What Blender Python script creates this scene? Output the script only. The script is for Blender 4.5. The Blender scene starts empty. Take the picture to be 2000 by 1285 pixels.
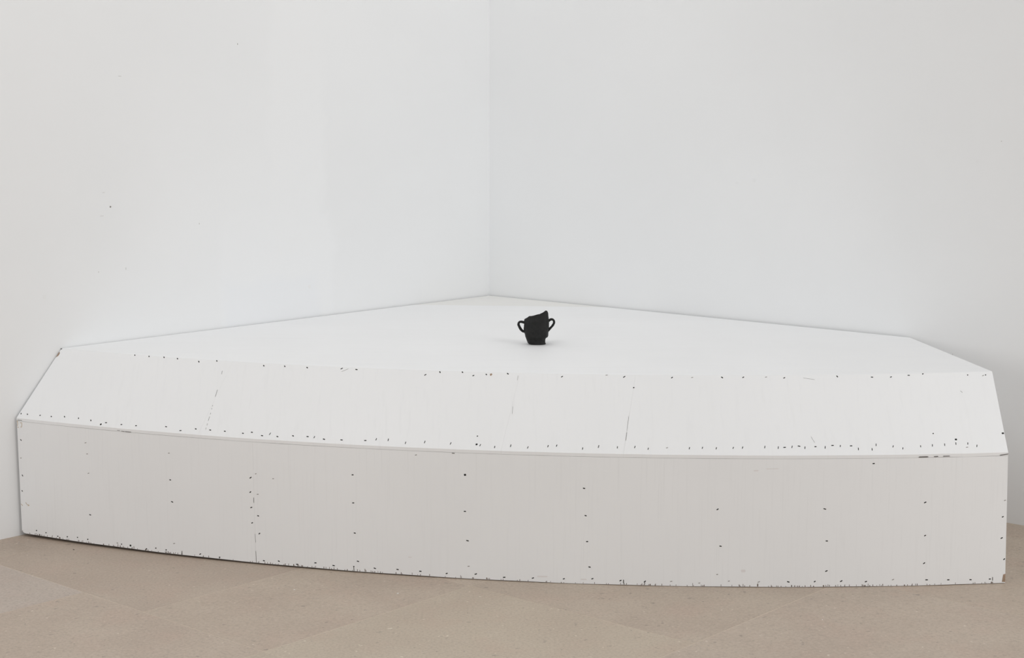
import bpy, bmesh, math, random
from mathutils import Vector, Matrix, noise

random.seed(7)
scene = bpy.context.scene
COL = scene.collection

# The scene is measured in a frame that looks straight at the corner; TURN brings the
# walls onto the axes of the world.
TURN_ANGLE = math.radians(41.06)
TURN = Matrix.Rotation(TURN_ANGLE, 4, 'Z')

# ------------------------------------------------------------------ camera
PITCH, ROLL, CAM_H = 0.131804, 0.0016018, 1.5
cd = bpy.data.cameras.new('camera')
cd.sensor_fit = 'HORIZONTAL'
cd.sensor_width = 36.0
cd.lens = 3200.0 / 2000.0 * 36.0
cd.clip_start, cd.clip_end = 0.05, 60
cam = bpy.data.objects.new('camera', cd)
COL.objects.link(cam)
_f = Vector((0, math.cos(PITCH), -math.sin(PITCH)))
_u = Vector((0, math.sin(PITCH), math.cos(PITCH)))
_r = Vector((1, 0, 0))
_r2 = _r * math.cos(ROLL) + _u * math.sin(ROLL)
_u2 = _u * math.cos(ROLL) - _r * math.sin(ROLL)
cam.matrix_world = TURN @ Matrix(((_r2.x, _u2.x, -_f.x, 0), (_r2.y, _u2.y, -_f.y, 0),
                           (_r2.z, _u2.z, -_f.z, CAM_H), (0, 0, 0, 1)))
scene.camera = cam

# ------------------------------------------------------------------ light, exposure
ROOM, HIGH = 9.0, 4.4                     # side and height of the gallery room
CORNER = Vector((-0.10639, 7.58681, 0))   # where the two visible walls meet, on the floor
_a = math.radians(48.94)
LEFT = Vector((-math.cos(_a), -math.sin(_a), 0))     # along the left wall, away from the corner
_b = math.radians(-41.06)
RIGHT = Vector((math.cos(_b), math.sin(_b), 0))      # along the right wall, away from the corner

world = bpy.data.worlds.new('room_air')
scene.world = world
world.use_nodes = True
world.node_tree.nodes['Background'].inputs[0].default_value = (1, 0.995, 0.985, 1)
world.node_tree.nodes['Background'].inputs[1].default_value = 0.33

def soft_light(x, y, z, size, power, aim, col=(1, 0.995, 0.985)):
    """a square diffuse light, turned towards what it lights"""
    ld = bpy.data.lights.new('soft_light', 'AREA')
    ld.shape = 'SQUARE'
    ld.size = size
    ld.energy = power
    ld.color = col
    o = bpy.data.objects.new('soft_light', ld)
    COL.objects.link(o)
    o.location = TURN @ Vector((x, y, z))
    o.rotation_euler = (TURN @ Vector(aim) - o.location).to_track_quat('-Z', 'Y').to_euler()
    return o

soft_light(4.2, 2.6, 4.0, 2.0, 46, (-.6, 6, .9))        # added fill light high on the right, strength fitted to surface tones
soft_light(-1.5, 3.5, 4.3, 2.0, 33, (-1.5, 3.5, 0))     # added overhead fill left of the middle, no known lamp
soft_light(-.1, 6.6, 4.3, 1.6, 18, (-.1, 6.6, 0))       # added overhead light, brightens the walls and flat top by the corner
soft_light(4.9, 2.4, 1.8, 2.0, 59, (-1, 5.6, .6))       # added unseen fill panel low on the right, brightens the left wall
soft_light(-4.0, 0.0, 1.8, 2.0, 72, (.5, 6, .9))        # added unseen fill panel low on the left, aimed at the platform

vs = scene.view_settings
vs.view_transform = 'Standard'
vs.look = 'None'
vs.gamma = 1.0
vs.use_curve_mapping = False
vs.exposure = 0.0

# ------------------------------------------------------------------ materials
class Mat:
    def __init__(self, name, rough=0.6, spec=0.3):
        self.m = bpy.data.materials.new(name)
        self.m.use_nodes = True
        self.nt = self.m.node_tree
        self.b = self.nt.nodes['Principled BSDF']
        self.b.inputs['Roughness'].default_value = rough
        self.b.inputs['Specular IOR Level'].default_value = spec
    def n(self, kind, **kw):
        x = self.nt.nodes.new(kind)
        for k, v in kw.items():
            setattr(x, k, v)
        return x
    def l(self, a, b):
        self.nt.links.new(a, b)
    def coord(self, scale=(1, 1, 1), out='Object'):
        tc = self.n('ShaderNodeTexCoord')
        mp = self.n('ShaderNodeMapping')
        mp.inputs['Scale'].default_value = scale
        if out == 'Object':
            vr = self.n('ShaderNodeVectorRotate', rotation_type='Z_AXIS')
            vr.inputs['Angle'].default_value = -TURN_ANGLE
            self.l(tc.outputs[out], vr.inputs['Vector'])
            self.l(vr.outputs[0], mp.inputs['Vector'])
        else:
            self.l(tc.outputs[out], mp.inputs['Vector'])
        return mp.outputs['Vector']
    def noise(self, vec, scale, detail=4, rough=0.5):
        x = self.n('ShaderNodeTexNoise')
        x.inputs['Scale'].default_value = scale
        x.inputs['Detail'].default_value = detail
        x.inputs['Roughness'].default_value = rough
        self.l(vec, x.inputs['Vector'])
        return x.outputs['Fac']
    def ramp(self, fac, stops):
        x = self.n('ShaderNodeValToRGB')
        e = x.color_ramp.elements
        while len(e) < len(stops):
            e.new(0.5)
        for i, (p, c) in enumerate(stops):
            e[i].position = p
            e[i].color = (c[0], c[1], c[2], 1) if isinstance(c, tuple) else (c, c, c, 1)
        self.l(fac, x.inputs['Fac'])
        return x.outputs['Color']
    def mix(self, fac, a, b, mode='MIX'):
        x = self.n('ShaderNodeMix', data_type='RGBA', blend_type=mode)
        for sock, v in ((x.inputs['Factor'], fac), (x.inputs['A'], a), (x.inputs['B'], b)):
            if hasattr(v, 'is_output'):
                self.l(v, sock)
            elif isinstance(v, tuple):
                sock.default_value = (*v, 1)
            else:
                sock.default_value = v
        return x.outputs['Result']
    def math(self, op, a, b=0.0):
        x = self.n('ShaderNodeMath', operation=op)
        for sock, v in ((x.inputs[0], a), (x.inputs[1], b)):
            if hasattr(v, 'is_output'):
                self.l(v, sock)
            else:
                sock.default_value = v
        return x.outputs[0]
    def color(self, c):
        if hasattr(c, 'is_output'):
            self.l(c, self.b.inputs['Base Color'])
        else:
            self.b.inputs['Base Color'].default_value = (*c, 1)
    def bump(self, fac, strength, dist=0.001):
        x = self.n('ShaderNodeBump')
        x.inputs['Strength'].default_value = strength
        x.inputs['Distance'].default_value = dist
        self.l(fac, x.inputs['Height'])
        self.l(x.outputs['Normal'], self.b.inputs['Normal'])

def wall_paint(name, patches, base=(0.890, 0.900, 0.908)):
    """white emulsion; patches = repainted areas as (s0, s1, z0, z1, colour)"""
    m = Mat(name, 0.75, 0.2)
    v = m.coord(out='UV')
    big = m.noise(v, 1.3, 3)
    dark = tuple(c * 0.978 for c in base)
    c = m.mix(m.ramp(big, [(0.35, 0.0), (0.65, 1.0)]), dark, base)
    sep = m.n('ShaderNodeSeparateXYZ')
    m.l(v, sep.inputs[0])
    wob = m.math('MULTIPLY', m.math('SUBTRACT', m.noise(v, 5.0, 3), 0.5), 0.16)
    for s0, s1, z0, z1, pc in patches:
        ds = m.math('SUBTRACT', m.math('ABSOLUTE', m.math('SUBTRACT', sep.outputs['X'], (s0 + s1) / 2)), (s1 - s0) / 2)
        dz = m.math('SUBTRACT', m.math('ABSOLUTE', m.math('SUBTRACT', sep.outputs['Y'], (z0 + z1) / 2)), (z1 - z0) / 2)
        d = m.math('ADD', m.math('MAXIMUM', ds, dz), wob)
        x = m.n('ShaderNodeMapRange')
        x.inputs['From Min'].default_value = 0.02
        x.inputs['From Max'].default_value = -0.03
        x.inputs['To Min'].default_value = 0
        x.inputs['To Max'].default_value = 1
        m.l(d, x.inputs['Value'])
        c = m.mix(x.outputs['Result'], c, pc)
    m.color(c)
    m.bump(m.noise(v, 90, 3), 0.12, 0.0006)
    return m.m

def board_paint(name, scale, base=(0.885, 0.89, 0.897), low=0.975, streak=0.985):
    """brushed white paint on plywood, the grain telegraphing through"""
    m = Mat(name, 0.55, 0.3)
    v = m.coord(scale)
    grain = m.noise(v, 1.0, 5, 0.6)
    w = m.coord()
    cloud = m.noise(w, 2.2, 3)
    c = m.mix(m.ramp(cloud, [(0.3, 0.0), (0.7, 1.0)]), tuple(x * low for x in base), base)
    c = m.mix(m.ramp(grain, [(0.3, 1.0), (0.46, 0.0)]), c, tuple(x * low * streak for x in base))
    m.color(c)
    m.bump(grain, 0.18, 0.0006)
    return m.m

def plain(name, c, rough=0.8, var=0.25, scale=400):
    m = Mat(name, rough, 0.2)
    k = m.noise(m.coord(), scale, 2)
    m.color(m.mix(k, tuple(x * (1 - var) for x in c), tuple(min(1, x * (1 + var)) for x in c)))
    return m.m

def limestone():
    m = Mat('honed_limestone', 0.42, 0.35)
    v = m.coord()
    oi = m.n('ShaderNodeObjectInfo')
    off = m.n('ShaderNodeVectorMath', operation='ADD')
    rnd = m.n('ShaderNodeCombineXYZ')
    for i, k in enumerate((31.0, 17.0, 9.0)):
        m.l(m.math('MULTIPLY', oi.outputs['Random'], k), rnd.inputs[i])
    m.l(v, off.inputs[0]); m.l(rnd.outputs[0], off.inputs[1])
    v = off.outputs[0]
    cloud = m.noise(v, 3.2, 5, 0.6)
    c = m.mix(m.ramp(cloud, [(0.32, 0.0), (0.68, 1.0)]), (0.455, 0.368, 0.295), (0.515, 0.430, 0.345))
    pink = m.noise(v, 7.0, 4)
    c = m.mix(m.math('MULTIPLY', m.ramp(pink, [(0.5, 0.0), (0.72, 1.0)]), 0.45), c, (0.50, 0.375, 0.30))
    fine = m.noise(v, 120, 5, 0.7)
    c = m.mix(m.ramp(fine, [(0.34, 0.6), (0.5, 0.0)]), c, (0.33, 0.27, 0.215))
    c = m.mix(m.ramp(fine, [(0.55, 0.0), (0.72, 0.6)]), c, (0.60, 0.53, 0.45))
    fleck = m.noise(v, 42, 2, 0.5)
    c = m.mix(m.ramp(fleck, [(0.26, 0.7), (0.31, 0.0)]), c, (0.28, 0.23, 0.19))
    c = m.mix(m.ramp(m.noise(v, 60, 1, 0.4), [(0.765, 0.0), (0.79, 0.7)]), c, (0.75, 0.68, 0.58))
    c = m.mix(1.0, c, oi.outputs['Color'], 'MULTIPLY')
    m.color(c)
    m.bump(fine, 0.10, 0.0005)
    return m.m

def black_clay():
    m = Mat('black_clay', 0.68, 0.28)
    v = m.coord()
    k = m.noise(v, 90, 5, 0.6)
    m.color(m.mix(k, (0.006, 0.006, 0.006), (0.021, 0.021, 0.0205)))
    h = m.math('ADD', m.noise(v, 70, 4, 0.6), m.math('MULTIPLY', m.noise(v, 320, 3), 0.4))
    m.bump(h, 0.8, 0.0025)
    return m.m

M_WALL_L = wall_paint('white_wall_paint_patched', [
    (0.98, 1.58, 0.62, 1.10, (0.893, 0.903, 0.912)),
    (1.08, 1.56, 0.64, 0.83, (0.880, 0.894, 0.911)),
    (1.02, 1.32, 0.90, 3.2, (0.894, 0.9035, 0.911))])
M_WALL_R = wall_paint('white_wall_paint', [])
M_CEIL = plain('ceiling_paint', (0.85, 0.85, 0.85), 0.9, 0.01, 3)
M_FRONT = board_paint('white_board_paint_upright', (170, 170, 4.0))
M_BEVEL = board_paint('white_board_paint_slope', (75, 12, 3.0), low=0.98, streak=0.992)
M_TOP = board_paint('white_board_paint_flat', (2.5, 40, 40), low=0.975, streak=0.99)
M_OLD = board_paint('greyed_board_paint', (2.5, 40, 40), base=(0.845, 0.84, 0.82), low=0.97)
M_STAPLE = plain('dark_staple_metal', (0.022, 0.020, 0.018), 0.6)
M_FAINT = plain('painted_over_staple', (0.30, 0.28, 0.26), 0.7)
M_SPLIT = plain('exposed_brown_ply', (0.12, 0.075, 0.045), 0.9, 0.5, 120)
M_CRACK = plain('dark_crack', (0.16, 0.15, 0.14), 0.9, 0.4, 200)
M_GLUE = plain('ochre_glue_trace', (0.55, 0.44, 0.31), 0.7)
M_SCUFF = plain('pinkish_scuff', (0.79, 0.765, 0.76), 0.8, 0.04)
M_EDGE = plain('raw_plywood_edge', (0.36, 0.26, 0.19), 0.9, 0.3, 90)
M_GROUT = plain('pale_grout', (0.71, 0.622, 0.517), 0.9, 0.25, 3)
M_STONE = limestone()
M_CLAY = black_clay()
M_CRUMB = plain('white_plaster_crumb', (0.85, 0.83, 0.80), 0.9, 0.05)
M_TWIG = plain('dark_wood_splinter', (0.03, 0.022, 0.018), 0.8)

# ------------------------------------------------------------------ helpers
def link(name, me, mat, parent=None, turn=True):
    if turn:
        me.transform(TURN)
    o = bpy.data.objects.new(name, me)
    if mat is not None and not me.materials:
        me.materials.append(mat)
    COL.objects.link(o)
    o.parent = parent
    return o

def mesh(name, verts, faces, smooth=False):
    me = bpy.data.meshes.new(name)
    me.from_pydata([tuple(v) for v in verts], [], faces)
    bm = bmesh.new()
    bm.from_mesh(me)
    bmesh.ops.recalc_face_normals(bm, faces=bm.faces)
    bm.to_mesh(me)
    bm.free()
    if smooth:
        for p in me.polygons:
            p.use_smooth = True
    return me

def slab(name, outline, z0, z1, mat, parent=None):
    """a flat polygon (x, y) given thickness between two heights"""
    n = len(outline)
    v = [(x, y, z0) for x, y in outline] + [(x, y, z1) for x, y in outline]
    f = [tuple(range(n)), tuple(range(n, 2 * n))]
    f += [(i, (i + 1) % n, n + (i + 1) % n, n + i) for i in range(n)]
    return link(name, mesh(name, v, f), mat, parent)

def tag(o, label=None, cat=None, group=None, kind=None):
    for k, v in (('label', label), ('category', cat), ('group', group), ('kind', kind)):
        if v:
            o[k] = v
    return o

def at(s, t, z=0.0):
    p = CORNER + LEFT * s + RIGHT * t
    return Vector((p.x, p.y, z))

# ------------------------------------------------------------------ the room
def wall(name, p, q, outward, mat, label, z0=-0.03):
    """plane wall with thickness; UV in metres (distance from p, height)"""
    th = 0.12
    a, b = p + outward * th, q + outward * th
    v = [(p.x, p.y, z0), (q.x, q.y, z0), (q.x, q.y, HIGH), (p.x, p.y, HIGH),
         (a.x, a.y, z0), (b.x, b.y, z0), (b.x, b.y, HIGH), (a.x, a.y, HIGH)]
    f = [(0, 1, 2, 3), (4, 5, 6, 7), (0, 1, 5, 4), (2, 3, 7, 6), (1, 2, 6, 5), (0, 3, 7, 4)]
    me = mesh(name, v, f)
    uv = me.uv_layers.new(name='metres')
    d = (q - p).normalized()
    for lp in me.loops:
        co = me.vertices[lp.vertex_index].co
        uv.data[lp.index].uv = ((co - p).dot(d), co.z)
    o = link(name, me, mat)
    return tag(o, label, 'wall', kind='structure')

wall_left = wall('wall_left', at(0, 0), at(ROOM, 0), -RIGHT, M_WALL_L,
                 'white gallery wall running left from the corner, with faint repainted patches')
wall_right = wall('wall_right', at(0, 0), at(0, ROOM), -LEFT, M_WALL_R,
                  'plain white gallery wall running right from the corner')
_c = [at(-.1, -.1), at(ROOM + .1, -.1), at(ROOM + .1, ROOM + .1), at(-.1, ROOM + .1)]
# floor: a grout bed with one slab of stone per tile
floor = slab('floor', [(p.x, p.y) for p in _c], -0.12, -0.0003, M_GROUT)
tag(floor, 'pale beige limestone tile floor laid parallel to the walls', 'floor', kind='structure')
ROWS = [0.0, 0.18, 1.045, 1.911, 2.766, 3.63, 4.495, 5.36, 6.225, 7.09, 7.955, 8.82, ROOM]
GRID = [0.0, 0.766, 1.630, 2.495, 3.36, 4.225, 5.09, 5.955, 6.82, 7.685, 8.55, ROOM]
ODD = {3: [0.0, 0.21, 1.075, 1.630, 2.495, 3.36, 4.225, 5.09, 5.955, 6.82, 7.685, 8.55, ROOM]}
TINT = {(4, 0): (1.0, 1.03, 1.10), (4, 1): (0.985, 0.975, 0.98), (3, 1): (0.95, 0.94, 0.945),
        (3, 2): (0.99, 0.985, 0.985), (3, 3): (1.02, 1.035, 1.02), (3, 4): (1.0, 1.005, 1.02),
        (4, 2): (1.01, 1.03, 1.02), (4, 3): (1.02, 1.02, 1.01), (2, 3): (0.99, 0.99, 1.0),
        (2, 4): (0.97, 0.97, 0.985), (3, 0): (0.93, 0.92, 0.92)}
JG = 0.0009
for i in range(len(ROWS) - 1):
    g = ODD.get(i, GRID)
    for j in range(len(g) - 1):
        s0, s1, t0, t1 = ROWS[i] + JG, ROWS[i + 1] - JG, g[j] + JG, g[j + 1] - JG
        q = [at(s0, t0), at(s1, t0), at(s1, t1), at(s0, t1)]
        rise = random.uniform(-0.0001, 0.0)
        o = slab('floor_tile', [(p.x, p.y) for p in q], -0.02, rise, M_STONE, floor)
        k = random.uniform(0.96, 1.03)
        o.color = (*TINT.get((i, j), (k, k, k)), 1)

# ------------------------------------------------------------------ the platform
H1, ZT = 0.427, 0.6528
ARC = {'b': (0.8374, 10.707, 5.6423, -1.7438, 1.5866, 0.0),
       'm': (0.8064, 10.6489, 5.5794, -1.7470, 1.5814, H1),
       't': (0.6629, 9.9855, 4.7324, -1.6220, 1.5852, ZT)}

def arc(k, u):
    cx, cy, r, xl, xr, z = ARC[k]
    a0, a1 = math.asin((xl - cx) / r), math.asin((xr - cx) / r)
    a = a0 + (a1 - a0) * u
    return Vector((cx + r * math.sin(a), cy - r * math.cos(a), z))

def face(surface, u, w):
    """point on the upright front ('f') or the sloping edge ('g'); u along, w upward"""
    if surface == 'f':
        return arc('b', u).lerp(arc('m', u), w)
    return bevel_foot(u).lerp(arc('t', u), w)

def frame(surface, u, w):
    p = face(surface, u, w)
    tu = (face(surface, u + 1e-3, w) - face(surface, u - 1e-3, w)).normalized()
    tw = (face(surface, u, w + 1e-3) - face(surface, u, w - 1e-3)).normalized()
    n = tu.cross(tw).normalized()
    return p, tu, tw, n

def inward(u):
    cx, cy = ARC['m'][0], ARC['m'][1]
    p = arc('m', u)
    return Vector((cx - p.x, cy - p.y, 0)).normalized()

def bevel_foot(u):
    """lower outer edge of the sloping boards, standing a little proud of the front"""
    return arc('m', u) - inward(u) * 0.0006 + Vector((0, 0, 0.0007 * noise.noise(Vector((u * 40, 3.1, 0)))))

platform = bpy.data.objects.new('corner_platform', None)
COL.objects.link(platform)
platform.location = TURN @ Vector((0.1, 6.0, 0))
tag(platform, 'low white painted plywood platform with a curved sloping front, fitted into the room corner', 'platform')
PINV = TURN @ Matrix.Translation((-0.1, -6.0, 0))

def part(name, me, mat, parent=None):
    """mesh given in room coordinates, made a part of the platform"""
    me.transform(PINV)
    return link(name, me, mat, parent or platform, turn=False)

def strip(name, us, section, mat):
    n = len(section(us[0]))
    v, f = [], []
    for u in us:
        for p in section(u):
            gap = (p - CORNER).dot(RIGHT)
            v.append(p + RIGHT * max(0, 0.0035 - gap))      # keep clear of the left wall
    for i in range(len(us) - 1):
        for k in range(n):
            k2 = (k + 1) % n
            f.append((i * n + k, i * n + k2, (i + 1) * n + k2, (i + 1) * n + k))
    f.append(tuple(range(n)))
    f.append(tuple(range((len(us) - 1) * n, len(us) * n)))
    return part(name, mesh(name, v, f), mat)

LIP = 0.0105
def bottom_z(u):
    z = 0.0016 + (0.0088 * (1 - u / 0.6) ** 1.2 if u < 0.6 else 0)
    if u < 0.006:
        z += 0.007 * (1 - u / 0.006) ** 2
    return z + 0.0004 * math.sin(u * 61) * (1 if u < .97 else 0)

def front_section(u):
    w0, w1 = bottom_z(u) / H1, (H1 - LIP - 0.0007) / H1
    a, b, d = face('f', u, w0), face('f', u, w1), inward(u) * 0.009
    mid = face('f', u, 0.5)
    return [a, mid, b, b + d, mid + d, a + d]

def bevel_section(u):
    d = inward(u)
    m = bevel_foot(u)
    t = arc('t', u)
    return [t, t.lerp(m, 0.5), m, m - Vector((0, 0, LIP)) + d * 0.0004, m - Vector((0, 0, LIP)) + d * 0.012,
            m + d * 0.02, t + d * 0.016 - Vector((0, 0, 0.0125)), t - Vector((0, 0, 0.0003))]

def span(a, b, step=0.01):
    n = max(2, int((b - a) / step))
    us = [a + (b - a) * i / n for i in range(n + 1)]
    if a == 0:
        us = [0, .001, .002, .0035, .005, .0075] + us[1:]
    return us

SG = 0.00003
fronts = []
for a, b in ((0, 0.2806), (0.2806, 1)):
    fronts.append(strip('front_panel', span(a + (SG if a else 0), b - (SG if b < 1 else 0)), front_section, M_FRONT))
bevels = []
for a, b in ((0, 0.2215), (0.2215, 0.5272), (0.5272, 0.6410), (0.6410, 1)):
    bevels.append(strip('sloping_panel', span(a + (SG if a else 0), b - (SG if b < 1 else 0)), bevel_section, M_BEVEL))

# the flat top: a large board and a greyer corner board
e = 0.003
B_TOP = Vector((1.5109, 6.1646, 0))                     # where the top leaves the right wall
A_TOP = arc('t', 0)
inner = CORNER + (LEFT + RIGHT) * 0.008
def seam_at(p, q):
    """where the board joint y = 7.163 - 0.09 x crosses the edge p-q"""
    k = (7.163 - 0.09 * p.x - p.y) / ((q.y - p.y) + 0.09 * (q.x - p.x))
    return Vector((p.x + (q.x - p.x) * k, p.y + (q.y - p.y) * k, 0))
SL, SR = seam_at(inner, A_TOP), seam_at(inner, B_TOP)
b_in = B_TOP.copy()
edge = [arc('t', u) for u in [i / 100 for i in range(100, -1, -1)]]
k = 0.0004
big = [SL - Vector((0, k, 0)), SR - Vector((0, k, 0)), b_in] + edge
def flat(name, pts, z0, z1, mat):
    n = len(pts)
    v = [(p.x, p.y, z0) for p in pts] + [(p.x, p.y, z1) for p in pts]
    f = [tuple(range(n)), tuple(range(n, 2 * n))] + [(i, (i + 1) % n, n + (i + 1) % n, n + i) for i in range(n)]
    return part(name, mesh(name, v, f), mat)
top = flat('top_panel', big, ZT - 0.012, ZT, M_TOP)
corner_board = flat('corner_panel', [SL, inner, SR], ZT - 0.012, ZT - 0.0004, M_OLD)
corner_board['label'] = 'greyer triangular board in the corner'

# the free right end, hidden from the front, carries the platform on the floor
D_TOP, M_END, Q_END = arc('t', 1), arc('m', 1) + inward(1) * 0.014, arc('b', 1) + inward(1) * 0.010
sp = [Vector((B_TOP.x, B_TOP.y - .004, ZT - .0125)), D_TOP + Vector((0, .016, -.0135)), M_END - Vector((0, 0, .013)), Q_END,
      Vector((B_TOP.x, B_TOP.y - .004, 0))]
n = len(sp)
v = [p - Vector((0.001, 0, 0)) for p in sp] + [p - Vector((0.010, 0, 0)) for p in sp]
f = [tuple(range(n)), tuple(range(n, 2 * n))] + [(i, (i + 1) % n, n + (i + 1) % n, n + i) for i in range(n)]
part('side_panel', mesh('side_panel', v, f), M_FRONT)

# ------------------------------------------------------------------ marks on the boards
PX = 1 / 600.0
class Bits:
    def __init__(self):
        self.v, self.f = [], []
    def plate(self, surface, u, w, length, width, ang, lift=0.0004):
        p, tu, tw, n = frame(surface, u, w)
        a = tu * math.cos(ang) + tw * math.sin(ang)
        b = tw * math.cos(ang) - tu * math.sin(ang)
        self.box(p, a * length / 2, b * width / 2, n, lift)
    def box(self, p, a, b, n, lift=0.0004):
        i = len(self.v)
        ring = [p + a * .75 + b, p + a, p + a * .75 - b, p - a * .75 - b, p - a, p - a * .75 + b]
        self.v += [q + n * lift for q in ring] + [q - n * 0.001 for q in ring]
        self.f.append(tuple(range(i, i + 6)))
        self.f += [(i + k, i + (k + 1) % 6, i + 6 + (k + 1) % 6, i + 6 + k) for k in range(6)]
    def stroke(self, surface, u0, w0, u1, w1, width, lift=0.0004):
        u0, u1 = max(u0, 0.0006), max(u1, 0.0006)
        if surface == 'f' and w0 > 0.972:
            lift += 0.0008                      # these lie on the proud lip
        p, q = face(surface, u0, w0), face(surface, u1, w1)
        _, tu, tw, n = frame(surface, (u0 + u1) / 2, (w0 + w1) / 2)
        a = (q - p) / 2
        b = n.cross(a).normalized() * width / 2
        self.box((p + q) / 2, a, b, n, lift)
    def build(self, name, mat, parent):
        o = part(name, mesh(name, self.v, self.f), mat, parent)
        o['kind'] = 'stuff'
        return o

BEVEL_MARKS = """0.1013,0.994,l 0.1197,0.990,l 0.1386,0.996,l 0.1557,0.987,l 0.1827,0.966,l 0.2031,0.998,l 0.2586,0.965,l 0.2820,0.972,l 0.3069,0.970,l 0.3441,0.979,r 0.3600,0.975,h 0.4328,0.940,r 0.4468,0.982,l 0.4695,0.990,l 0.4814,0.950,r 0.4940,0.969,l 0.5152,0.986,l 0.5693,0.963,r 0.6127,1.000,f 0.6302,0.973,r 0.6769,0.969,r 0.6966,0.972,f 0.7258,0.973,l 0.7465,0.975,r 0.7689,0.977,f 0.7869,0.966,r 0.8395,0.978,l 0.8745,0.963,h 0.8937,0.961,r 0.9120,0.978,h 0.9733,0.964,d 0.9895,0.951,f 0.9923,0.958,d 0.0001,0.993,h 0.0024,0.062,l 0.0110,0.063,l 0.0277,0.068,d 0.0425,0.068,l 0.0588,0.083,l 0.0768,0.081,l 0.0930,0.068,l 0.1073,0.029,D 0.1123,0.057,h 0.1311,0.053,h 0.1485,0.053,h 0.1826,0.073,h 0.2005,0.037,h 0.2162,0.074,h 0.2323,0.073,h 0.2484,0.071,h 0.2683,0.062,h 0.2772,0.082,h 0.2892,0.048,h 0.2966,0.077,v 0.3054,0.047,h 0.3210,0.069,h 0.3360,0.070,h 0.3430,0.068,v 0.3534,0.049,h 0.3711,0.052,h 0.3947,0.061,h 0.4050,0.082,v 0.4169,0.083,v 0.4345,0.055,v 0.4527,0.076,v 0.4779,0.071,v 0.5014,0.175,d 0.5027,0.071,D 0.5063,0.063,v 0.5204,0.046,v 0.5351,0.069,v 0.5515,0.053,v 0.5700,0.076,v 0.5780,0.086,v 0.6026,0.058,v 0.6170,0.087,v 0.6345,0.081,v 0.6506,0.088,v 0.6631,0.070,v 0.6803,0.085,f 0.7010,0.083,v 0.7129,0.089,v 0.7257,0.085,v 0.7413,0.091,v 0.7499,0.095,v 0.7705,0.102,v 0.7829,0.096,v 0.7888,0.099,h 0.7957,0.105,v 0.8022,0.113,h 0.8077,0.094,v 0.8175,0.106,h 0.8265,0.097,v 0.8334,0.120,h 0.8407,0.112,v 0.8508,0.113,h 0.8575,0.075,v 0.8704,0.068,v 0.8744,0.122,v 0.8904,0.101,v 0.8995,0.075,v 0.9165,0.097,v 0.9278,0.104,v 0.9397,0.109,v 0.9513,0.170,D 0.9507,0.121,v 0.9622,0.119,v 0.9610,0.075,f 0.9707,0.088,v 0.9300,0.247,d 0.9984,0.230,D 0.9267,1.118,d 0.6411,0.835,d"""
FRONT_MARKS = """0.0045,0.817,l 0.0888,0.854,f 0.0903,0.763,f 0.1880,0.834,f 0.0033,0.664,f 0.0043,0.517,l 0.0029,0.385,l 0.0909,0.604,f 0.0909,0.259,h 0.0199,0.064,d 0.0326,0.057,d 0.0480,0.041,d 0.0604,0.048,d 0.0736,0.055,d 0.0865,0.050,d 0.1231,0.052,f 0.1281,0.046,d 0.1389,0.044,D 0.1884,0.618,h 0.1897,0.441,h 0.1903,0.102,f 0.2774,0.690,r 0.2767,0.575,r 0.2772,0.453,r 0.2777,0.330,r 0.2845,0.562,f 0.2843,0.390,h 0.2851,0.249,r 0.2830,0.724,f 0.1689,0.047,d 0.1579,0.032,d 0.1808,0.042,d 0.2196,0.038,r 0.2411,0.028,d 0.2891,0.034,h 0.3050,0.041,h 0.3830,0.765,h 0.3830,0.546,h 0.3840,0.310,h 0.3866,0.089,h 0.3823,0.045,d 0.3242,0.028,h 0.3432,0.051,h 0.3618,0.041,h 0.4034,0.043,h 0.4260,0.045,h 0.4484,0.042,h 0.4740,0.037,r 0.5021,0.044,r 0.4928,0.807,D 0.4923,0.526,h 0.4945,0.300,h 0.4953,0.102,f 0.6046,0.734,h 0.6060,0.526,h 0.6074,0.328,h 0.6096,0.133,h 0.5292,0.029,h 0.5564,0.033,r 0.5855,0.036,r 0.6122,0.044,r 0.6384,0.036,r 0.6610,0.033,r 0.6854,0.038,f 0.7278,0.592,r 0.7308,0.312,h 0.7279,0.096,f 0.8268,0.596,h 0.8291,0.353,h 0.8291,0.124,r 0.7114,0.029,f 0.7387,0.046,f 0.7664,0.041,f 0.7938,0.042,h 0.8184,0.044,r 0.8431,0.046,r 0.8663,0.040,r 0.8717,0.935,h 0.8918,0.052,f 0.9210,0.636,r 0.9215,0.384,r 0.9211,0.173,r 0.9238,0.045,h 0.9446,0.041,h 0.9661,0.037,h 0.9849,0.037,h 0.9985,0.186,r 0.9956,0.349,r 0.9962,0.511,r 0.9980,0.636,f 0.3013,0.695,f 0.4458,0.944,f"""
SIZE = {'l': (5.2, 2.4, -0.75), 'r': (5.6, 2.3, 0.55), 'h': (5.6, 2.4, -0.1), 'v': (6.4, 1.7, 1.45),
        'd': (3.4, 2.8, 0.4), 'D': (5.2, 4.6, 0.3), 'f': (5.0, 1.7, 0.25)}
def marks(surface, table, owner):
    dark, faint = Bits(), Bits()
    for item in table.split():
        u, w, k = item.split(',')
        u, w = float(u), min(float(w), 0.992)
        l, wd, an = SIZE[k]
        j = random.uniform(0.85, 1.15)
        (faint if k == 'f' else dark).plate(surface, u, w, l * PX * j * 0.86, wd * PX * 0.8, an + random.uniform(-.2, .2))
    dark.build('staples', M_STAPLE, owner)
    faint.build('painted_staples', M_FAINT, owner)
# the staples go with the longest board of each face
marks('g', BEVEL_MARKS, platform)
marks('f', FRONT_MARKS, platform)

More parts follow.
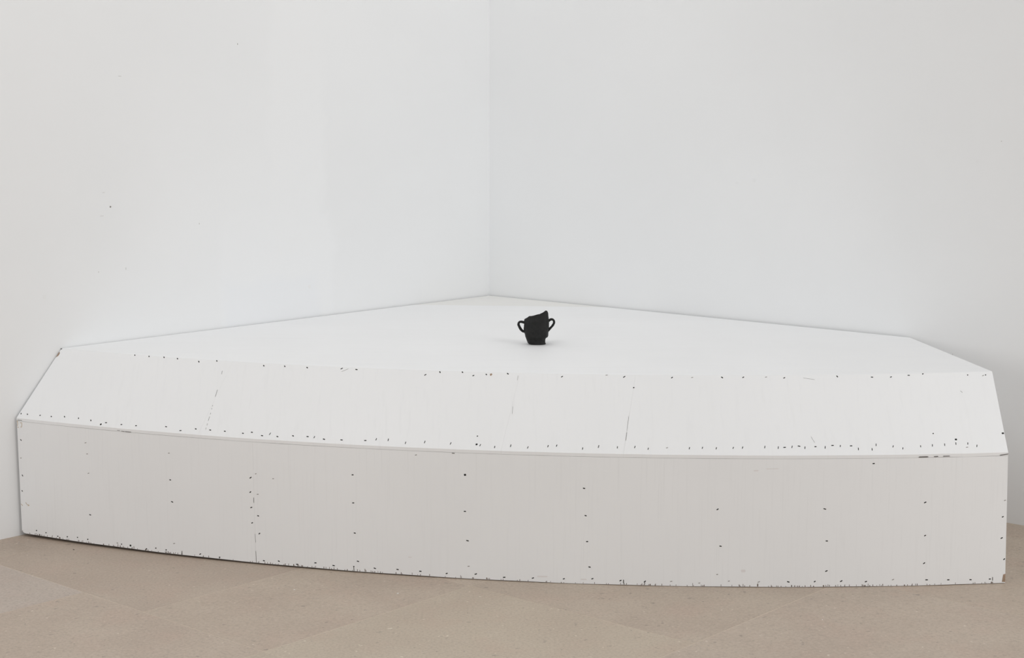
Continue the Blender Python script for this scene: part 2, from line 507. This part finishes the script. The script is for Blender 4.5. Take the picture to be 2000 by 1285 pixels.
def strokes(name, surface, table, mat, scale=1.0):
    b = Bits()
    for item in table.split():
        q = [float(x) for x in item.split(',')]
        b.stroke(surface, *q[:4], (q[4] if len(q) > 4 else 1.3) * PX * scale)
    return b.build(name, mat, platform)
strokes('seam_cracks', 'g', """0.2149,0.865,0.2158,0.816,1.0 0.2195,0.610,0.2208,0.509,1.2 0.2223,0.401,0.2227,0.381,1.0 0.2230,0.360,0.2233,0.343,1.0 0.2242,0.299,0.2245,0.275,1.0 0.2248,0.251,0.2255,0.190,1.0 0.2261,0.156,0.2265,0.129,1.0 0.2267,0.102,0.2273,0.075,0.8 0.5259,0.968,0.5262,0.901,0.6 0.5280,0.570,0.5293,0.465,0.6 0.6405,0.483,0.6410,0.277,0.6 0.6410,0.277,0.6412,0.162,1.3 0.8053,0.964,0.8174,0.940,0.6 0.9630,0.768,0.9650,0.742,1.0 0.8131,0.233,0.8170,0.151,0.6 0.3451,0.937,0.3515,0.982,0.6""", M_CRACK, 0.62)
strokes('edge_cracks', 'f', """0.2801,0.535,0.2801,0.490,1.0 0.2804,0.246,0.2810,0.173,0.5 0.2808,0.111,0.2810,0.008,0.8 0.1990,0.043,0.1989,0.008,2.0 0.1984,0.044,0.1997,0.046,1.2 0.3822,0.042,0.3825,0.004,1.5 0.6412,0.044,0.6412,0.014,2.0 0.6609,0.029,0.6607,0.008,1.4 0.2411,0.025,0.2407,0.008,1.3 0.9876,0.053,0.9876,0.023,1.6 0.1282,0.982,0.1319,0.982,0.8 0.1331,0.979,0.1374,0.978,1.0 0.1374,0.978,0.1453,0.978,1.2 0.4804,0.969,0.4833,0.969,1.6 0.9137,0.980,0.9234,0.981,2.2 0.9283,0.981,0.9326,0.982,1.8 0.9369,0.983,0.9439,0.983,1.4 0.9915,0.980,1.0005,0.988,1.6 -0.0014,0.983,0.0077,0.983,1.0""", M_CRACK, 0.9)
strokes('glue_traces', 'f', """-0.0007,0.979,0.0013,0.959 0.0013,0.959,-0.0017,0.931 -0.0003,0.923,0.0024,0.921 0.0041,0.961,0.0069,0.963 0.0069,0.963,0.0063,0.928 0.0046,0.927,0.0067,0.928 -0.0008,0.272,0.0013,0.269 0.0013,0.269,0.0026,0.257 0.0070,0.292,0.0083,0.276 0.0083,0.276,0.0118,0.270 0.0097,0.264,0.0118,0.270""", M_GLUE)

# splintered paint along the lower edge of the front
sp_ = Bits()
rs = random.Random(11)
for _ in range(430):
    u = rs.random()
    r = rs.random()
    dens = 0.35 + 0.65 * max(0, noise.noise(Vector((u * 17, 0.3, 0)))) * 2 + (0.5 if .84 < u < .94 else 0) + (.3 if u < .2 else 0)
    if r > dens:
        continue
    h = rs.uniform(0.003, 0.0085) * (1.35 if rs.random() < .12 else 0.8)
    z0 = bottom_z(u) + 0.0004
    sp_.stroke('f', u, z0 / H1, u + rs.uniform(-.00006, .00006), (z0 + h) / H1, rs.uniform(0.5, 1.15) * PX)
sp_.build('splintered_edge', M_SPLIT, platform)

sc = Bits()
for u, w, l, h in ((0.5654, 0.048, 22, 2.6), (0.604, 0.037, 12, 2.2), (0.4385, 0.148, 8, 1.6), (0.778, 0.90, 26, 1.2),
                   (0.763, 0.885, 10, 2.0), (0.752, 0.125, 9, 5)):
    sc.plate('f', u, w, l * PX, h * PX, 0.03, 0.00025)
sc.build('scuffs', M_SCUFF, platform)

# knocked corners where bare wood shows
def chip(name, surface, pts, mat):
    c = sum((face(surface, *p) for p in pts), Vector()) / len(pts)
    n = frame(surface, *pts[0])[3]
    ring = [face(surface, *p) for p in pts]
    m = len(ring)
    v = [p + n * 0.0005 for p in ring] + [p - n * 0.003 for p in ring] + [c + n * 0.0003]
    f = [(i, (i + 1) % m, 2 * m) for i in range(m)] + [(i, (i + 1) % m, m + (i + 1) % m, m + i) for i in range(m)]
    return part(name, mesh(name, v, f), mat)
chip('chipped_corner', 'f', [(0.9968, 0.012), (1.0, 0.010), (1.0, 0.073), (0.9978, 0.068), (0.9973, 0.04)], M_EDGE)
chip('chipped_edge', 'g', [(0.0, 0.87), (0.0016, 0.885), (0.0022, 0.905), (0.0018, 0.935), (0.0, 0.945)], M_EDGE)
chip('bare_knot', 'g', [(0.4975, 0.978), (0.4990, 0.985), (0.5000, 0.972), (0.4990, 0.952), (0.4980, 0.958)], M_EDGE)

# ------------------------------------------------------------------ the vessel
VX, VY = 0.0905, 5.972
vessel = bpy.data.objects.new('clay_vessel', None)
COL.objects.link(vessel)
vessel.location = TURN @ Vector((VX, VY, ZT))
tag(vessel, 'small black hand-shaped clay cup with two looped handles and a torn slanting rim', 'cup')

# outline at rising heights: (height, left, right) in millimetres about the base centre
OUT = [(0, -26.5, 33.5), (2, -30.0, 34.0), (6, -33.5, 32.5), (12, -35.0, 32.0), (18, -37.5, 32.8), (22, -39.0, 34.5), (27, -41.0, 42.0),
       (32, -42.5, 43.5), (45, -46.0, 44.0), (58, -47.5, 45.0), (66, -47.0, 45.8), (80, -46.5, 46.0), (88, -46.0, 45.5),
       (95, -43.5, 44.5), (102, -38.0, 43.8), (110, -34, 43.0), (118, -30, 43.0), (126, -28, 41.5)]
def outline(h):
    h = max(0, min(126, h))
    for (h0, l0, r0), (h1, l1, r1) in zip(OUT, OUT[1:]):
        if h <= h1:
            k = (h - h0) / (h1 - h0)
            return l0 + (l1 - l0) * k, r0 + (r1 - r0) * k
RIM = [(-48, 92), (-41, 99), (-36, 102.5), (-28, 103), (-20, 103.5), (-12, 105), (-4, 107.5), (5, 109), (14, 111.5), (23, 115), (31, 118), (37, 121.5),
       (42, 123.5), (44.5, 119), (46, 113), (48, 106)]
def rim(x):
    x = max(-48, min(48, x))
    for (x0, a), (x1, b) in zip(RIM, RIM[1:]):
        if x <= x1:
            return a + (b - a) * (x - x0) / (x1 - x0)
    return RIM[-1][1]

def lump(p, k=1.0):
    return (noise.noise(p * 0.045) * 2.2 + noise.noise(p * 0.11 + Vector((7, 1, 3))) * 1.1 + noise.noise(p * 0.28) * 0.5) * k

NA, NH = 72, 46
verts, faces = [], []
def shell(inset, floor_h, rows):
    base = len(verts)
    for i in range(rows + 1):
        w = i / rows
        for j in range(NA):
            th = 2 * math.pi * j / NA
            cx, sy = math.cos(th), math.sin(th)
            x_guess = 47 * cx
            top = rim(x_guess) - (0 if sy < 0.05 else 15 * sy)      # the far side is torn lower
            top += 6.0 * max(0, -sy)                                 # the near lip stands proud
            top += 1.0 * noise.noise(Vector((cx * 6, sy * 6, 2.0)))
            h = floor_h + (top - floor_h) * w
            l, r = outline(h)
            c, rad = (l + r) / 2, (r - l) / 2 - inset
            e = 0.90
            px = math.copysign(abs(cx) ** e, cx) * rad
            py = math.copysign(abs(sy) ** e, sy) * rad * 0.93
            p = Vector((c + px, py, h))
            if inset == 0 and i > 1:
                q = lump(p) * (0.45 + 0.55 * abs(sy))
                p += Vector((cx, sy, 0)) * q
            verts.append(p * 0.001)
    return base
b0 = shell(0, 0.0, NH)
b1 = shell(5.5, 7.0, NH)
for base, flip in ((b0, 0), (b1, 1)):
    for i in range(NH):
        for j in range(NA):
            a, b = base + i * NA + j, base + i * NA + (j + 1) % NA
            faces.append((a, b, b + NA, a + NA))
for j in range(NA):     # the torn lip joins outside and inside
    a, b = b0 + NH * NA + j, b0 + NH * NA + (j + 1) % NA
    c, d = b1 + NH * NA + (j + 1) % NA, b1 + NH * NA + j
    faces.append((a, b, c, d))
faces.append(tuple(b0 + j for j in range(NA)))
faces.append(tuple(b1 + j for j in range(NA)))
body = link('body', mesh('vessel_body', verts, faces, True), M_CLAY, vessel)
body['label'] = 'lumpy black clay body with a peaked torn rim'

def handle(path, radii, y0, name):
    pts = [Vector((x, y0 + dy, z)) * 0.001 for x, dy, z in path]
    # Catmull-Rom through the points
    fine, rr = [], []
    for i in range(len(pts) - 1):
        p0, p1, p2, p3 = pts[max(i - 1, 0)], pts[i], pts[i + 1], pts[min(i + 2, len(pts) - 1)]
        for k in range(6):
            t = k / 6
            fine.append(0.5 * ((2 * p1) + (p2 - p0) * t + (2 * p0 - 5 * p1 + 4 * p2 - p3) * t * t + (3 * p1 - p0 - 3 * p2 + p3) * t ** 3))
            rr.append((radii[i] * (1 - t) + radii[i + 1] * t) * 0.001)
    fine.append(pts[-1]); rr.append(radii[-1] * 0.001)
    v, f, ns = [], [], 12
    for i, p in enumerate(fine):
        d = (fine[min(i + 1, len(fine) - 1)] - fine[max(i - 1, 0)]).normalized()
        a = Vector((0, 1, 0))
        b = d.cross(a).normalized()
        for j in range(ns):
            th = 2 * math.pi * j / ns
            q = a * math.cos(th) * 1.15 + b * math.sin(th)
            v.append(p + q * rr[i] * (1 + 0.14 * noise.noise((p + q * 0.003) * 160)))
    for i in range(len(fine) - 1):
        for j in range(ns):
            f.append((i * ns + j, i * ns + (j + 1) % ns, (i + 1) * ns + (j + 1) % ns, (i + 1) * ns + j))
    f.append(tuple(range(ns)))
    f.append(tuple(range((len(fine) - 1) * ns, len(fine) * ns)))
    return link(name, mesh(name, v, f, True), M_CLAY, vessel)

handle([(-40, 0, 80), (-49, 0, 81), (-58, 0, 83), (-65, 0, 79.5), (-66.5, 0, 72), (-63, 0, 64), (-58, 0, 55), (-51, 0, 48.5), (-40, 0, 45)],
       [5.2, 4.9, 4.3, 4.2, 4.6, 5.0, 4.8, 4.6, 4.8], -4, 'handle')
handle([(39, 0, 84), (46, 0, 88), (54, 0, 92), (61.5, 0, 89), (64, 0, 81), (61.5, 0, 73), (54, 0, 63.5), (47, 0, 55.5), (38, 0, 46)],
       [5.6, 5.0, 4.2, 4.0, 4.2, 4.3, 4.2, 4.6, 5.2], -2, 'handle')

# ------------------------------------------------------------------ small marks on the walls
def wall_bits(name, origin, along, n, items, mat, owner):
    v, f = [], []
    for d, z, w, h in items:
        c = origin + along * d + Vector((0, 0, z))
        i = len(v)
        for k in range(8):
            a = k * math.pi / 4
            q = along * math.cos(a) * w / 2 + Vector((0, 0, 1)) * math.sin(a) * h / 2
            v += [c + q + n * 0.0004, c + q - n * 0.001]
        f.append(tuple(i + 2 * k for k in range(8)))
        f += [(i + 2 * k, i + (2 * k + 2) % 16, i + (2 * k + 3) % 16, i + 2 * k + 1) for k in range(8)]
    o = link(name, mesh(name, v, f), mat, owner)
    o['kind'] = 'stuff'
    return o
mm = 0.001
wall_bits('nail_holes', CORNER, LEFT, RIGHT, [(2.082, 1.152, 7 * mm, 7 * mm), (1.470, 1.760, 3 * mm, 6 * mm)], M_FAINT, wall_left)
M_PENCIL = plain('grey_wall_scratch', (0.64, 0.63, 0.62), 0.8)
M_DOT = plain('filled_hole_paint', (0.868, 0.876, 0.882), 0.7, 0.01)
wall_bits('scratches', CORNER, LEFT, RIGHT, [(2.022, 0.920, 2.5 * mm, 11 * mm), (2.142, 0.916, 3 * mm, 6 * mm), (1.677, 1.070, 3 * mm, 7 * mm),
          (2.024, 1.627, 16 * mm, 2 * mm), (2.110, 1.205, 14 * mm, 1.5 * mm), (2.12, 1.12, 18 * mm, 1.5 * mm)], M_PENCIL, wall_left)
wall_bits('filled_holes', CORNER, LEFT, RIGHT, [(2.373, 0.844, 16 * mm, 16 * mm), (1.115, 0.781, 16 * mm, 16 * mm), (0.157, 1.722, 18 * mm, 18 * mm)], M_DOT, wall_left)
wall_bits('filled_holes', CORNER, RIGHT, LEFT, [(1.438, 1.227, 18 * mm, 16 * mm), (1.355, 1.214, 14 * mm, 12 * mm), (2.394, 1.323, 10 * mm, 10 * mm)], M_DOT, wall_right)
wall_bits('scratches', CORNER, RIGHT, LEFT, [(2.484, 1.397, 4 * mm, 4 * mm), (2.326, 0.603, 2 * mm, 9 * mm)], M_PENCIL, wall_right)

# ------------------------------------------------------------------ crumbs on the floor
def crumb(name, x, y, l, w, h, rz, mat):
    bm = bmesh.new()
    bmesh.ops.create_icosphere(bm, subdivisions=1, radius=1)
    for q in bm.verts:
        k = 1 + 0.3 * noise.noise(q.co * 1.7 + Vector((x * 9, y * 9, 0)))
        q.co = Vector((q.co.x * l / 2 * k, q.co.y * w / 2 * k, max(q.co.z, -0.6) * h / 2))
    lo = min(q.co.z for q in bm.verts)
    for q in bm.verts:
        q.co.z -= lo
    me = bpy.data.meshes.new(name)
    bm.to_mesh(me)
    bm.free()
    o = link(name, me, mat, turn=False)
    o.location = TURN @ Vector((x, y, 0))
    o.rotation_euler = (0, 0, rz + TURN_ANGLE)
    return o
tag(crumb('wood_splinter', -1.511, 5.503, 0.0085, 0.0045, 0.002, -0.5, M_TWIG), 'tiny dark splinter on the floor below the left end of the platform', 'splinter')
for x, y, l, w, lab in ((-0.687, 5.028, 0.0055, 0.006, 'tiny white plaster crumb on the floor left of centre, beside a fainter speck'),
                        (-0.357, 4.989, 0.008, 0.007, 'largest white plaster crumb on the floor, just left of the long pale joint'),
                        (0.926, 4.726, 0.0045, 0.004, 'tiny white plaster crumb on the floor towards the right end of the platform')):
    tag(crumb('plaster_crumb', x, y, l, w, 0.003, 0.6, M_CRUMB), lab, 'crumb', 'white plaster crumbs on the floor')
